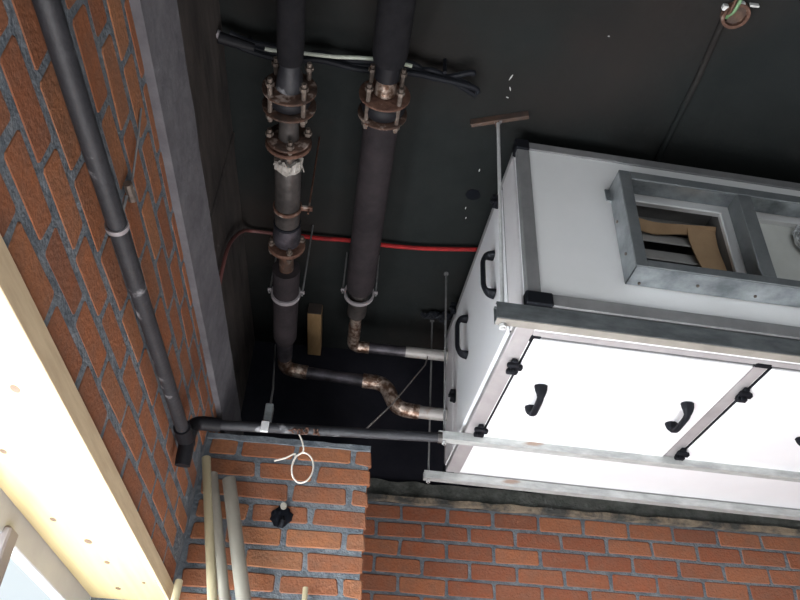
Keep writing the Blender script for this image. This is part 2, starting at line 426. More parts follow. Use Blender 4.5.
# side / bottom / rear profiles
P(0, AL, 0, .035, AH-.045, AH); P(0, AL, AD-t, AD, 0, t); P(0, AL, AD-t, AD, AH-t, AH)
P(0, t, .05, AD-t, AH-t, AH); P(AL-t, AL, 0, AD, AH-t, AH); P(AL-t, AL, 0, AD, 0, t)
P(0, .03, AD-t, AD, t, AH-t); P(AL-t, AL, AD-t, AD, t, AH-t); P(AL-t, AL, 0, t, t, AH-t)
w.build('frame', 'alu', ahu)
w = MB(); P(0, .055, -.004, .03, .0, AH-.045); P(.055, AL, -.004, .03, 0, .058); P(.04, AL, -.004, .03, AH-.045, AH+.001)
w.build('front_profile', 'alu_front', ahu)
w = MB(); P(0, .075, .0, AD-.0, -.002, .03); P(.075, AL, .166, .200, -.002, .03)
w.build('bottom_profile', 'alu_lilac', ahu)
for u_ in (.995, 2.01):
    MB().cbox(u_, u_+.06, .19, 1.16, -.003, .03, .004).build('cross_profile', 'alu_lilac', ahu)
# front panel around the duct opening (hole u .47-.905, w .20-.615 ; second hole .97-1.40)
w = MB()
f0, f1 = .004, .03
w.box(.055, .45, f0, f1, .05, AH-.04); w.box(.45, 1.46, f0, f1, .625, AH-.04); w.box(.45, 1.46, f0, f1, .05, .19)
w.box(.885, .965, f0, f1, .19, .625); w.box(1.46, AL-t, f0, f1, .05, AH-.04)
w.build('front_panel', 'panel_front', ahu)
# closed skins on the other faces
w = MB(); w.box(.006, .03, .03, AD-.03, .03, AH-.04)
w.build('end_panel', 'panel', ahu)
w = MB(); w.box(.07, AL-.01, .03, AD-.03, .003, .03); w.build('bottom_panel', 'panel', ahu)
w = MB(); w.box(.03, AL-.01, AD-.03, AD-.008, .03, AH-.03); w.build('rear_panel', 'panel', ahu)
w = MB(); w.box(.03, AL-.01, .03, AD-.03, AH-.03, AH-.008); w.build('top_panel', 'panel', ahu)
w = MB(); w.box(AL-.03, AL-.006, .03, AD-.03, .03, AH-.03); w.build('end_panel', 'panel', ahu)
# corner pieces
for (a, b, c, d, e, f) in ((-.006,.055,-.012,.05,AH-.055,AH+.008), (-.006,.098,-.012,.03,-.004,.058),
                           (.07,.115,.19,.235,-.006,.01), (.99,1.06,.185,.215,-.007,.01), (.99,1.06,1.13,1.17,-.007,.01), (-.006,.05,AD-.05,AD+.006,AH-.05,AH+.006), (-.006,.05,AD-.05,AD+.006,-.006,.05)):
    MB().cbox(a, b, c, d, e, f, .006).build('corner_piece', 'black', ahu)

def handle_path(p0, p1, out, h):
    p0, p1, out = V(p0), V(p1), V(out); d = (p1-p0)
    return fillet([p0 + out*.002, p0 + d*.02 + out*h*.70, p0 + d*.17 + out*h, p1 - d*.17 + out*h, p1 - d*.02 + out*h*.70, p1 + out*.002], .02, 4)
def bow_handle(parent, p0, p1, out, h=.06, thick=.011):
    """C-shaped grab handle: wide feet on the panel, slimmer grip"""
    pts = handle_path(p0, p1, out, h); n = len(pts)
    mb = MB(); a, b, o = V(p0), V(p1), V(out); ax = (b-a).normalized(); side = ax.cross(o).normalized()
    base = 0; sec = 8
    tg = [(pts[min(i+1, n-1)] - pts[max(i-1, 0)]).normalized() for i in range(n)]
    for i in range(n):
        e = min(i, n-1-i)/(n/2); wd = thick*(1.9 - .9*min(1, e*2.0)); nn = tg[i].cross(side).normalized(); th = thick*(1.5 - .7*min(1, e*2.2))
        for k in range(sec):
            q = 2*math.pi*(k+.5)/sec
            mb.v.append(pts[i] + side*wd*math.cos(q)*1.15 + nn*th*math.sin(q))
    for i in range(n-1):
        for k in range(sec):
            l = (k+1) % sec; mb.f.append([i*sec+k, i*sec+l, (i+1)*sec+l, (i+1)*sec+k]); mb.mi.append(0)
    mb.f.append(list(range(sec))); mb.mi.append(0); mb.f.append([(n-1)*sec+k for k in range(sec)]); mb.mi.append(0)
    return mb.build('handle', 'black', parent)
# end door on the left side
dm = MB().cbox(-.006, .012, .24, 1.19, .05, AH-.06, .004)
door = dm.build('door', 'panel', ahu)
for a_, b_ in ((.228, .240), (1.19, 1.20)):
    MB().box(-.0005, .008, a_, b_, .03, AH-.05).build('door_seal', 'black', ahu)
MB().cbox(-.004, .012, .055, .226, .03, AH-.05, .003).build('side_strip', 'side', ahu)
for a_, b_ in ((1.205, 1.30), (1.31, 1.50)):
    MB().cbox(-.004, .012, a_, b_, .03, AH-.05, .003).build('side_strip', 'side', ahu)
bow_handle(door, (-.006, .405, .345), (-.006, .405, .565), (-1, 0, 0), .052, .014)
bow_handle(door, (-.006, .945, .37), (-.006, .945, .590), (-1, 0, 0), .052, .014)
# bottom access doors
def bottom_door(u0, u1, hs):
    d = MB().cbox(u0, u1, .205, 1.15, -.012, .004, .003).build('door', 'panel', ahu)
    for a_, b_ in ((u0-.006, u0+.001), (u1-.001, u1+.004)):
        MB().box(a_, b_, .203, 1.152, -.006, .003).build('door_seal', 'black', ahu)
    MB().box(u0, u1, .202, .205, -.004, .003).build('door_seal', 'alu_front', ahu)
    for u in hs: bow_handle(d, (u-.012, .53, -.012), (u, .715, -.012), (0, 0, -1), .055, .0135)
bottom_door(.085, .985, (.225, .875))
bottom_door(1.065, 2.0, (1.50, 1.86))
bottom_door(2.08, 3.2, (2.25, 3.0))
# clamps: a small base with two prongs and a knob
def clamp(c, out, along, across, s=1.0):
    c, out, al, ac = V(c), V(out), V(along), V(across)
    T = Matrix((( al.x, ac.x, out.x, c.x), (al.y, ac.y, out.y, c.y), (al.z, ac.z, out.z, c.z), (0,0,0,1))) @ Matrix.Scale(s, 4)
    mb = MB().cbox(-.042, .042, -.013, .011, 0, .018, .004, T=T).cbox(-.034, -.012, -.03, .018, .012, .032, .005, T=T)
    mb.cbox(.010, .036, -.022, .026, .012, .034, .005, T=T).cbox(-.012, .014, .0, .040, .004, .026, .005, T=T)
    mb.tube([T @ V((0, 0, .015)), T @ V((0, 0, .042))], .011*s, 10)
    mb.build('clamp', 'black', ahu)
for (v, ww) in ((.30, .80), (1.235, .865), (1.235, .30), ):
    clamp((-.004, v, ww), (-1,0,0), (0,0,1), (0,1,0), .9)
for (u, v, ac) in ((.055, .40, 1), (.055, .975, 1), (1.045, .40, 1), (1.045, .98, 1), (2.04, .40, 1), (2.04, .98, 1)):
    clamp((u, v, -.006), (0,0,-1), (0,1,0), (1,0,0), 1.0)
# duct collar
C0, C1, W0, W1, D = .392, 1.52, .155, .665, -.11
w = MB(); th = .004
w.box(C0, C0+th, D, 0, W0, W1).box(C1-th, C1, D, 0, W0, W1).box(C0, C1, D, 0, W0, W0+th).box(C0, C1, D, 0, W1-th, W1)
collar = w.build('duct_collar', 'galv_duct', ahu)
w = MB(); fl = .045
w.cbox(C0-.002, C0+fl, D-.006, D+.004, W0, W1, .002).cbox(C1-fl, C1, D-.006, D+.004, W0, W1, .002)
w.cbox(C0+fl, C1-fl, D-.006, D+.004, W0, W0+.035, .002).cbox(C0+fl, C1-fl, D-.006, D+.004, W1-.042, W1, .002)
w.build('front_flange', 'galv_flange', collar)
MB().cbox(.895, .955, D-.005, D+.006, W0+.035, W1-.042, .002).cbox(.92, .932, D+.006, 0, W0+.004, W1-.004, .001).build('divider', 'galv_flange', collar)
w = MB(); w.cbox(C0-.020, C0, -.004, .0035, W1-.07, W1-.005, .001).build('base_flange', 'galv_duct', collar)
for (u, v, ww) in ((C0-.002, -.055, .26), (C0-.002, -.03, .45), (.44, -.02, W0-.002), (.66, -.05, W0-.002), (.90, -.035, W0-.002), (1.1, -.05, W0-.002)):
    ax = V((-1,0,0)) if ww > .2 else V((0,0,-1))
    c = V((u, v, ww)); MB().tube([c, c + ax*.005], .006, 8).build('screw', 'bolt', collar)
# openings behind the collar: white rim, damper slats and a sagging cardboard sheet; pale filter to the right
w = MB(); r0, r1, q0, q1 = .45, .885, .19, .625; e = .011
w.cbox(r0, r1, -.004, .006, q1-e, q1, .003).cbox(r1-e, r1, -.004, .006, q0, q1-e, .003).cbox(r0, r0+e, -.004, .006, q0, q1-e, .003)
w.build('opening_rim', 'panel_front', ahu)
MB().box(.42, .45, .03, .5, .17, .66).box(.885, .91, .03, .5, .17, .66).box(.42, .91, .03, .5, .14, .17).box(.42, .91, .03, .5, .66, .69).box(.42, .91, .5, .52, .14, .69).build('inner_box', 'inside', ahu)
for k in range(5):
    T = Matrix.Translation((0, .115, .24 + .098*k)) @ Matrix.Rotation(math.radians(-24), 4, 'X')
    MB().cbox(.452, .882, -.002, .003, -.045, .045, .001, T=T).build('damper_slat', 'slat', ahu)
def sheet(pts_a, pts_b, name):
    a = smoothpath(pts_a, 5); b = smoothpath(pts_b, 5); mb = MB(); vs = []
    for p, q in zip(a, b): vs += [p, q, q + V((0,.006,0)), p + V((0,.006,0))]
    n = len(a); fs = []
    for i in range(n-1):
        for j in range(4):
            k = (j+1) % 4; fs.append([i*4+j, i*4+k, i*4+4+k, i*4+4+j])
    fs += [[0,1,2,3], [n*4-1, n*4-2, n*4-3, n*4-4]]
    mb.quad(vs, fs).build(name, 'cardboard', ahu, smooth=True)
sheet([(.455,.055,.600), (.60,.065,.578), (.74,.06,.582), (.880,.05,.585)], [(.455,.085,.592), (.60,.10,.545), (.74,.09,.555), (.880,.08,.545)], 'cardboard_strip')
sheet([(.755,.065,.580), (.765,.085,.50), (.775,.075,.40), (.79,.06,.28)], [(.875,.060,.580), (.877,.07,.48), (.878,.06,.38), (.879,.05,.28)], 'cardboard_strip')
MB().box(.955, 1.47, .030, .06, .17, .64).build('filter_panel', 'filter', ahu)
w = MB(); bmf = bmesh.new(); bmesh.ops.create_icosphere(bmf, subdivisions=3, radius=.05)
for v_ in bmf.verts:
    n_ = noise.noise(v_.co*45)*.012; v_.co += v_.co.normalized()*n_; v_.co.x *= .8; v_.co.y *= .45; v_.co.z *= 1.5
w.add_bm(bmf, T=Matrix.Translation((1.235, .003, .535))); w.build('foil_patch', 'foil', ahu)

# ------------------------------------------------------------------ channels under the unit
def channel(label, v0, u0, wd, ht, mats, rodu, u1=3.45, lip='galv'):
    c = aw(u0, v0, -ht)
    e = thing('steel_channel', label, 'steel channel', c, YAW, group=None, local=True)
    L = u1 - u0; th = .004; ht -= .006
    w = MB()
    # C section open to the top, lips turned in
    w.box(0, L, 0, th, 0, ht).box(0, L, wd-th, wd, 0, ht).box(0, L, th, wd-th, 0, th).box(0, L, th, th+.010, ht-th, ht).box(0, L, wd-th-.010, wd-th, ht-th, ht)
    w.build('channel_body', mats, e)
    return e
c1 = channel('dull grey deep steel channel under the front edge of the white unit', .002, -.115, .046, .076, 'galv_dark', -.085)
MB().box(.002, 3.5, .003, .043, -.0035, .0).build('lower_lip', 'beige_lip', c1)
c2 = channel('bright galvanised channel under the middle of the white unit', 1.045, -.125, .043, .046, 'galv', -.1)
c3 = channel('bright galvanised channel nearest the brick back wall', 1.500, -.112, .043, .046, 'galv', -.1)

def hanger_rod(label, top, bot, r, m, bracket=None, nut=True):
    top, bot = V(top), V(bot)
    e = thing('threaded_rod', label, 'rod', bot, group=None)
    MB().tube([bot, top], r, 10).build('rod', m, e, smooth=True)
    if nut:
        MB().tube([bot + V((0,0,.006)), bot + V((0,0,.018))], r*2.1, 6).build('nut', 'rod_bright', e)
    MB().tube([top - V((0,0,.012)), top], r*2.4, 8).build('anchor', 'rod', e)
    return e
p = aw(-.085, .040, -.10)
hanger_rod('tall bright rod hanging in front of the corner of the white unit', (.513, 2.120, CZ-.006), p, .0075, 'rod_bright')
p = aw(-.095, 1.066, -.07)
hanger_rod('thin rod carrying the left end of the middle channel', (p.x, p.y, CZ), p, .0055, 'rod')
p = aw(-.088, 1.52, -.07)
hanger_rod('thin rod carrying the left end of the channel nearest the back wall', (p.x, p.y, CZ), p, .0055, 'rod')
# rusty angle on the ceiling that carries the front rod
a = V((.400, 2.158, CZ)); b = V((.640, 2.078, CZ)); ang = math.atan2(b.y-a.y, b.x-a.x)
T = Matrix.Translation(a) @ Matrix.Rotation(ang, 4, 'Z'); Lh = (b-a).length
tag(MB().cbox(0, Lh, -.02, .02, -.006, 0, .001, T=T).cbox(0, Lh, -.022, -.016, -.034, 0, .001, T=T).cbox(.105, .125, -.012, .02, -.028, -.006, .001, T=T).build('angle_bracket', 'rust_angle'),
    'short rusty angle iron fixed to the ceiling above the bright rod', 'bracket')

# ------------------------------------------------------------------ big pipes under the ceiling
def lerp(a, b, t): return a + (b-a)*t
def ax_pt(A, B, y): A, B = V(A), V(B); return lerp(A, B, (y-A.y)/(B.y-A.y))
def flange(parent, A, B, y, r, th=.018, nb=4, phase=.5, m='rust_dark'):
    c = ax_pt(A, B, y); ax = (V(B)-V(A)).normalized()
    mb = MB().tube([c - ax*th/2, c - ax*th*.3, c + ax*th*.3, c + ax*th/2], [r*.96, r, r, r*.96], 28)
    return mb.build('flange', m, parent, smooth=True), c, ax
def bolts(parent, A, B, y0, y1, r, n=4, ph=.6, rb=.009):
    c0, c1 = ax_pt(A, B, y0), ax_pt(A, B, y1); ax = (c1-c0).normalized()
    s = ax.cross(V((0,0,1))).normalized(); u = s.cross(ax)
    for k in range(n):
        t = ph + 2*math.pi*k/n; d = (s*math.cos(t) + u*math.sin(t))*r
        mb = MB().tube([c0+d, c1+d], rb, 8)
        mb.tube([c0+d+ax*.016, c0+d+ax*.030], rb*1.75, 6).tube([c1+d-ax*.030, c1+d-ax*.016], rb*1.75, 6)
        mb.build('bolt', 'bolt', parent)
# pipe A (left)
A0, A1 = (-.262, -.2, 2.205), (-.398, 3.6, 2.175)
pa = thing('supply_pipe', 'left dark ceiling pipe with stacked rusty flanges, turning right at a scorched elbow', 'pipe', ax_pt(A0, A1, 1.7))
pt = lambda y: ax_pt(A0, A1, y)
MB().tube([pt(-.2), pt(1.55), pt(1.61)], [.046, .047, .044], 24).build('insulation', 'foam', pa, smooth=True)
MB().tube([pt(1.59), pt(1.64), pt(1.67), pt(1.72)], [.037, .037, .045, .050], 20).build('pipe_neck', 'steelpipe', pa, smooth=True)
flange(pa, A0, A1, 1.725, .098, .012); flange(pa, A0, A1, 1.800, .098, .012)
MB().tube([pt(1.730), pt(1.745), pt(1.762), pt(1.78), pt(1.796)], [.060, .076, .080, .076, .060], 24).build('expansion_joint', 'rubber', pa, smooth=True)
bolts(pa, A0, A1, 1.65, 1.835, .084, 4, .75)
MB().tube([pt(1.806), pt(1.84), pt(1.92), pt(1.98)], [.046, .036, .038, .042], 20).build('steel_nipple', 'pipe_grey', pa, smooth=True)
flange(pa, A0, A1, 1.955, .084, .014); flange(pa, A0, A1, 1.980, .088, .016, m='rust')
bolts(pa, A0, A1, 1.91, 2.015, .072, 4, .2)
MB().tube([pt(1.985), pt(2.06)], .040, 20).build('pipe_neck', 'pipe_grey', pa, smooth=True)
# frayed white sealing tape
mb = MB(); q = pt(2.075); mb.ring(q, V(A1)-V(A0), .038, .055, .045, 24)
for v_ in mb.v: v_ += V((random.uniform(-.004,.004), random.uniform(-.008,.008), random.uniform(-.004,.004)))
for k in range(26):
    t_ = random.uniform(0, 2*math.pi); d_ = V((math.cos(t_), 0, math.sin(t_)))
    mb.tube([q + d_*.05 + V((0, random.uniform(-.02,.02), 0)), q + d_*random.uniform(.052,.066) + V((random.uniform(-.01,.01), random.uniform(-.045,.045), 0))], .0022, 5)
mb.build('sealing_tape', 'tape', pa)
MB().tube([pt(2.10), pt(2.12), pt(2.47), pt(2.50)], [.048, .053, .053, .050], 24).build('bare_pipe', 'pipe_grey', pa, smooth=True)
MB().ring(pt(2.43), V(A1)-V(A0), .052, .058, .012).build('pipe_seam', 'black', pa)
MB().tube([pt(2.44), pt(2.50), pt(2.545)], [.056, .062, .058], 20).build('coupling', 'weldpipe', pa, smooth=True)
flange(pa, A0, A1, 2.575, .082, .022, m='rust')
bolts(pa, A0, A1, 2.53, 2.62, .068, 4, .3, .008)
MB().tube([pt(2.586), pt(2.78)], .034, 18).build('pipe_neck', 'rust_dark', pa, smooth=True)
w = MB(); w.tube([pt(2.74), pt(2.98), pt(3.3)], [.064, .062, .060], 26, caps=False).tube([pt(3.3), pt(3.34)], [.060, .048], 26)
w.ring(pt(2.745), V(A1)-V(A0), .034, .064, .008, 26)
w.build('insulation', 'foam2', pa, smooth=True)
MB().tube([pt(3.33), pt(3.50)], [.044, .040], 20).build('pipe_tail', 'weldpipe', pa, smooth=True)
r = .034
MB().tube(fillet([pt(3.46), (-.398, 3.62, 2.172), (-.27, 3.62, 2.160)], .10, 8), .038, 20).build('elbow', 'weld', pa, smooth=True)
MB().tube([(-.29, 3.62, 2.160), (.07, 3.62, 2.140)], .033, 20).build('cross_pipe', 'weldpipe', pa, smooth=True)
MB().tube(fillet([(.04, 3.62, 2.141), (.165, 3.62, 2.136), (.235, 3.62, 1.985), (.36, 3.62, 1.975)], .10, 8), .041, 20).build('swan_neck', 'weld', pa, smooth=True)
MB().tube([(.345, 3.62, 1.975), (.512, 3.62, 1.972)], .035, 20).build('stub', 'stub', pa, smooth=True)
# pipe B (right)
B0, B1 = (.060, -.2, 2.365), (-.036, 3.6, 2.365)
pbp = thing('return_pipe', 'thick black insulated ceiling pipe right of the flanged one, with a single rusty flange joint', 'pipe', ax_pt(B0, B1, 1.9))
pt = lambda y: ax_pt(B0, B1, y)
MB().tube([pt(-.2), pt(1.65), pt(1.69)], [.064, .066, .060], 26).build('insulation', 'foam', pbp, smooth=True)
MB().tube([pt(1.66), pt(1.765)], .047, 20).build('pipe_neck', 'rubber', pbp, smooth=True)
MB().tube([pt(1.755), pt(1.775), pt(1.835)], [.042, .038, .042], 20).build('pipe_neck', 'weld', pbp, smooth=True)
flange(pbp, B0, B1, 1.845, .100, .012, m='rust'); flange(pbp, B0, B1, 1.935, .098, .012)
MB().tube([pt(1.850), pt(1.87), pt(1.89), pt(1.91), pt(1.931)], [.066, .084, .088, .084, .066], 24).build('expansion_joint', 'rubber', pbp, smooth=True)
bolts(pbp, B0, B1, 1.76, 1.97, .084, 4, .75)
MB().tube([pt(1.94), pt(1.99), pt(3.02), pt(3.07)], [.060, .071, .073, .068], 26).build('insulation', 'foam2', pbp, smooth=True)
MB().tube([pt(3.03), pt(3.30)], .050, 22).build('pipe_sleeve', 'pipe_grey', pbp, smooth=True)
MB().tube([pt(3.28), pt(3.31), pt(3.44)], [.040, .032, .030], 18).build('reducer', 'weld', pbp, smooth=True)
MB().tube(fillet([pt(3.41), (-.034, 3.62, 2.362), (.06, 3.62, 2.360)], .09, 8), .034, 18).build('elbow', 'weld', pbp, smooth=True)
MB().tube([(.05, 3.62, 2.360), (.28, 3.62, 2.357)], .030, 18).build('cross_pipe', 'weldpipe', pbp, smooth=True)
MB().tube([(.27, 3.62, 2.357), (.512, 3.62, 2.353)], .032, 18).build('stub', 'stub', pbp, smooth=True)

def pipe_clamp(label, c, axis, r, wd=.022, rod_top=None, rodx=.0):
    e = thing('pipe_clamp', label, 'pipe clamp', c)
    MB().ring(c, axis, r, r+.009, wd, 32).build('strap', 'strap', e, smooth=True)
    s = V((1,0,0)) if abs(V(axis).normalized().x) < .7 else V((0,1,0))
    for d in (-1, 1):
        q = V(c) + s*d*(r+.014) + V((0,0,.012))
        MB().cbox(q.x-.012, q.x+.012, q.y-.010, q.y+.010, q.z-.006, q.z+.006, .002).build('ear', 'strap', e)
    for d in (-1, 1):
        q = V(c) + s*d*(r+.016)
        MB().tube([q + V((0,0,-.008)), V((q.x, q.y, CZ))], .0045, 8).build('rod', 'rod', e)
    return e
pipe_clamp('pale strap clamp around the left flanged pipe below its last flange', ax_pt(A0, A1, 2.93), V(A1)-V(A0), .0625)
pipe_clamp('pale strap clamp around the end of the thick insulated pipe', ax_pt(B0, B1, 3.12), V(B1)-V(B0), .070)
# short bracket strap beside the bare part of pipe A
q = ax_pt(A0, A1, 2.33)
e = thing('pipe_hanger', 'rusty hanger bracket gripping the bare section of the left flanged pipe', 'pipe hanger', q)
MB().ring(q, V(A1)-V(A0), .054, .060, .018, 28).build('strap', 'rust', e)
MB().cbox(q.x+.055, q.x+.105, q.y-.012, q.y+.012, q.z-.006, q.z+.006, .002).build('ear', 'rust', e)
MB().tube([(q.x+.09, q.y, q.z-.03), (q.x+.085, q.y, CZ)], .004, 8).build('rod', 'rust', e)

# ------------------------------------------------------------------ dark pipe on the left wall and across the pier
lp = thing('wall_pipe', 'dark steel pipe running along the left brick wall and turning across the brick pier', 'pipe', (-.6, 2.6, 1.22))
MB().tube([(-.602, -.5, 1.172), (-.600, 1.0, 1.180), (-.604, 2.56, 1.222)], .0235, 18).build('wall_run', 'steelpipe', lp, smooth=True)
mb = MB().tube([(-.604, 2.50, 1.220), (-.604, 2.64, 1.224)], .031, 16)
mb.tube([(-.600, 2.610, 1.262), (-.600, 2.625, 1.16), (-.600, 2.63, 1.130)], [.028, .030, .028], 16)
mb.build('tee_fitting', 'rubber', lp, smooth=True)
MB().tube(fillet([(-.600, 2.61, 1.235), (-.600, 2.65, 1.318), (-.50, 2.665, 1.322)], .05, 8), .028, 16).build('bend', 'rubber', lp, smooth=True)
MB().tube([(-.52, 2.665, 1.322), (.352, 2.685, 1.360)], .0195, 16).build('cross_run', 'steelpipe', lp, smooth=True)
MB().tube([(.345, 2.685, 1.360), (.362, 2.685, 1.3607)], .0225, 16).build('end_cap', 'pipe_grey', lp, smooth=True)
# bracket holding the cross pipe
cx = (-.332, 2.67, 1.331)
e = thing('pipe_clip', 'small steel clip with a wire hanger on the dark cross pipe', 'pipe clip', cx)
MB().cbox(-.345, -.315, 2.640, 2.652, 1.30, 1.345, .002).build('clip_plate', 'rod_bright', e)
MB().cbox(-.342, -.312, 2.652, 2.70, 1.353, 1.43, .003).build('clip_body', 'galv_dark', e)
MB().tube([(-.327, 2.68, 1.42), (-.36, 2.95, 1.66), (-.528, 4.05, 2.60)], .0042, 8).build('hanger_wire', 'rod', e)
# left wall clamp with wire
c = V((-.602, 1.395, 1.190))
e = thing('pipe_clip', 'pale ring clip with a wire on the pipe along the left brick wall', 'pipe clip', c)
MB().ring(c, (0,1,.03), .0235, .028, .014, 24).build('strap', 'strap', e, smooth=True)
MB().tube([(-.628, 1.41, 1.212), (-.634, 1.47, 1.30), (-.632, 1.455, 1.345)], .005, 8).build('stem', 'rod', e)
MB().tube([(-.634, 1.44, 1.375), (-.632, 1.50, 1.375)], .012, 8).build('coupler', 'bolt', e)
MB().tube([(-.634, 1.47, 1.375), (-.636, 1.46, 1.42), (-.638, 1.41, 1.52), (-.645, 1.38, 1.60)], .0032, 6).build('hanger_wire', 'rod', e)

# wires on the cross pipe
mb = MB(); loop = []
loop += [(-.195, 2.655, 1.305), (-.178, 2.650, 1.27), (-.172, 2.650, 1.235), (-.196, 2.652, 1.215)]
for k in range(26):
    t_ = 2.2 + 2*math.pi*k/22
    loop.append((-.166 + .040*math.cos(t_) , 2.655 + .004*math.sin(t_*2), 1.172 + .060*math.sin(t_)))
loop += [(-.20, 2.655, 1.225), (-.235, 2.655, 1.205), (-.275, 2.655, 1.190)]
tag(mb.tube(smoothpath(loop, 3), .0032, 7).build('wire_loop', 'wire_white', smooth=True), 'small loop of white wire dangling from the dark cross pipe', 'wire')
mb = MB()
for k in range(16):
    a_ = V((-.235 + .11*random.random(), 2.655, 1.308 + .02*random.random())); b_ = a_ + V((random.uniform(-.02,.03), -.012, random.uniform(-.016,.016)))
    mb.tube([a_, (a_+b_)/2 + V((0,-.006,.004)), b_], .0035, 6)
tag(mb.build('binding_wire', 'rust'), 'knot of rusty binding wire wrapped on the cross pipe above the wire loop', 'wire')
tag(MB().tube([(.045, 2.672, 1.345), (.18, 3.10, 1.72), (.367, 3.45, 2.172), (.40, 3.62, 2.34)], .0036, 6).build('tie_wire', 'wire_thin'),
    'thin wire slanting from the cross pipe up past the scorched elbow', 'wire')

# drilled hole with pipe stub in the pillar
e = thing('wall_stub_pipe', 'short pale pipe stub in a dark chiselled hole in the brick pier', 'pipe stub', (-.262, 3.2, 1.20))
mb = MB(); bmf = bmesh.new(); bmesh.ops.create_icosphere(bmf, subdivisions=3, radius=.045)
for v_ in bmf.verts:
    v_.co += v_.co.normalized()*noise.noise(v_.co*50)*.014; v_.co.y *= .25; v_.co.z *= 1.05
mb.add_bm(bmf, T=Matrix.Translation((-.262, 3.195, 1.178))); mb.build('hole', 'hole', e, smooth=True)
MB().tube([(-.258, 3.20, 1.222), (-.258, 3.165, 1.216)], .014, 12).build('pipe_end', 'pvc', e, smooth=True)
MB().tube([(-.256, 3.19, 1.17), (-.252, 3.17, 1.15), (-.258, 3.18, 1.125)], .011, 8).build('plug', 'black', e, smooth=True)

# PVC pipes leaning in the corner
def lean_pipe(label, top, p2, r, m):
    top, p2 = V(top), V(p2); d = (p2-top); t_ = (FZ - top.z)/d.z
    bot = top + d*t_
    mb = MB().tube([bot, top], r, 18, caps=True)
    o = mb.build('plastic_pipe', m, smooth=True, origin=bot)
    return tag(o, label, 'pipe', None)
lean_pipe('cream plastic pipe leaning in the corner, tallest and leftmost of the three', (-.620, 3.13, 1.390), (-.462, 3.03, .773), .0195, 'pvc_warm')
lean_pipe('grey plastic pipe leaning between the tall cream one and the thick one', (-.578, 3.13, 1.317), (-.417, 3.03, .776), .022, 'pvc')
lean_pipe('thickest grey plastic pipe, rightmost of the three leaning on the brick pier', (-.502, 3.12, 1.293), (-.345, 3.02, .779), .029, 'pvc')
lean_pipe('short tan pipe whose tip shows beside the leaning cream pipe', (-.600, 3.02, .832), (-.590, 2.98, .60), .015, 'pvc_warm')
lean_pipe('thin tan stick standing against the brick pier below the hole', (-.122, 3.16, .880), (-.112, 3.12, .60), .011, 'pvc_warm')

# ------------------------------------------------------------------ cables on the ceiling
def cable(name, label, pts, r, m, n=5):
    return tag(MB().tube(smoothpath(pts, n), r, 8).build(name, m, smooth=True), label, 'cable')
e = cable('electric_cable', 'red cable strung across the ceiling from behind the flanged pipe to the white unit',
      [(-.50,2.985,2.60), (-.359,2.985,2.60), (-.23,2.985,2.598), (-.124,2.985,2.603), (.061,2.985,2.595), (.24,2.99,2.600), (.378,2.978,2.600), (.56,2.955,2.600), (.60,2.95,2.60)], .0115, 'wire_red')
cable('electric_cable', 'dark red cable running down the beam at the left and onto the ceiling',
      [(-.50,2.985,2.60), (-.61,2.985,2.602), (-.637,2.93,2.55), (-.642,2.80,2.40), (-.642,2.70,2.24), (-.640,2.68,2.10), (-.640,2.70,1.985)], .009, 'wire_dark')
mb = MB()
for k, (dy, dz) in enumerate(((0,0), (.018,.012), (-.016,.010), (.006,-.016))):
    pts = [(-.69+.05+k*.012,1.80+dy,2.55+dz), (-.539,1.830+dy,2.55+dz), (-.40,1.85+dy*1.5,2.545+dz), (-.261,1.85-dy,2.55+dz), (-.10,1.86+dy,2.548+dz), (.101,1.85+dy,2.55+dz*1.3), (.20,1.875-dy,2.55+dz), (.30+.02*k,1.88+dy*2.2,2.55+dz), (.355+.03*(k%2),1.90+dy*3,2.55+dz)]
    mb.tube(smoothpath(pts, 5), [.013]*1 + [.012]*(8*5), 8)
bnd = thing('cable_bundle', 'bundle of black cables strung across the ceiling behind both big pipes', 'cables', (-.1, 1.85, 2.53))
mb.build('cables', 'black', bnd, smooth=True)
MB().tube([(-.665,1.785,2.548), (-.645,1.795,2.548)], .017, 10).build('pale_end', 'strap', bnd)
MB().tube([(-.655,1.795,2.540), (-.60,1.81,2.542), (-.52,1.83,2.545)], [.024,.022,.018], 12).build('sleeve', 'rubber', bnd, smooth=True)
for x in (-.55, -.02, .24):
    MB().tube([(x, 1.85, 2.55), (x, 1.85, CZ)], .008, 8).build('cable_tie', 'black', bnd)
cable('electric_cable', 'pale cable crossing above the two big pipes beside the black bundle', [(-.47,1.795,2.50), (-.428,1.800,2.502), (-.33,1.80,2.505), (-.20,1.795,2.498), (-.10,1.785,2.495), (.0,1.785,2.497), (.104,1.80,2.50)], .0075, 'cable_pale')
mb = MB()
for k in range(7):
    a_ = V((.345+.02*k, 3.57+random.uniform(-.02,.02), 2.60)); 
    mb.tube(smoothpath([a_, a_+V((.03,.01,-.02)), a_+V((.06,-.01,random.uniform(-.03,.01))), a_+V((.09,.02,.0))], 4), .012, 7)
tag(mb.build('cable_bundle', 'black', smooth=True), 'short tangle of black cable on the ceiling beside the end of the white unit', 'cables')

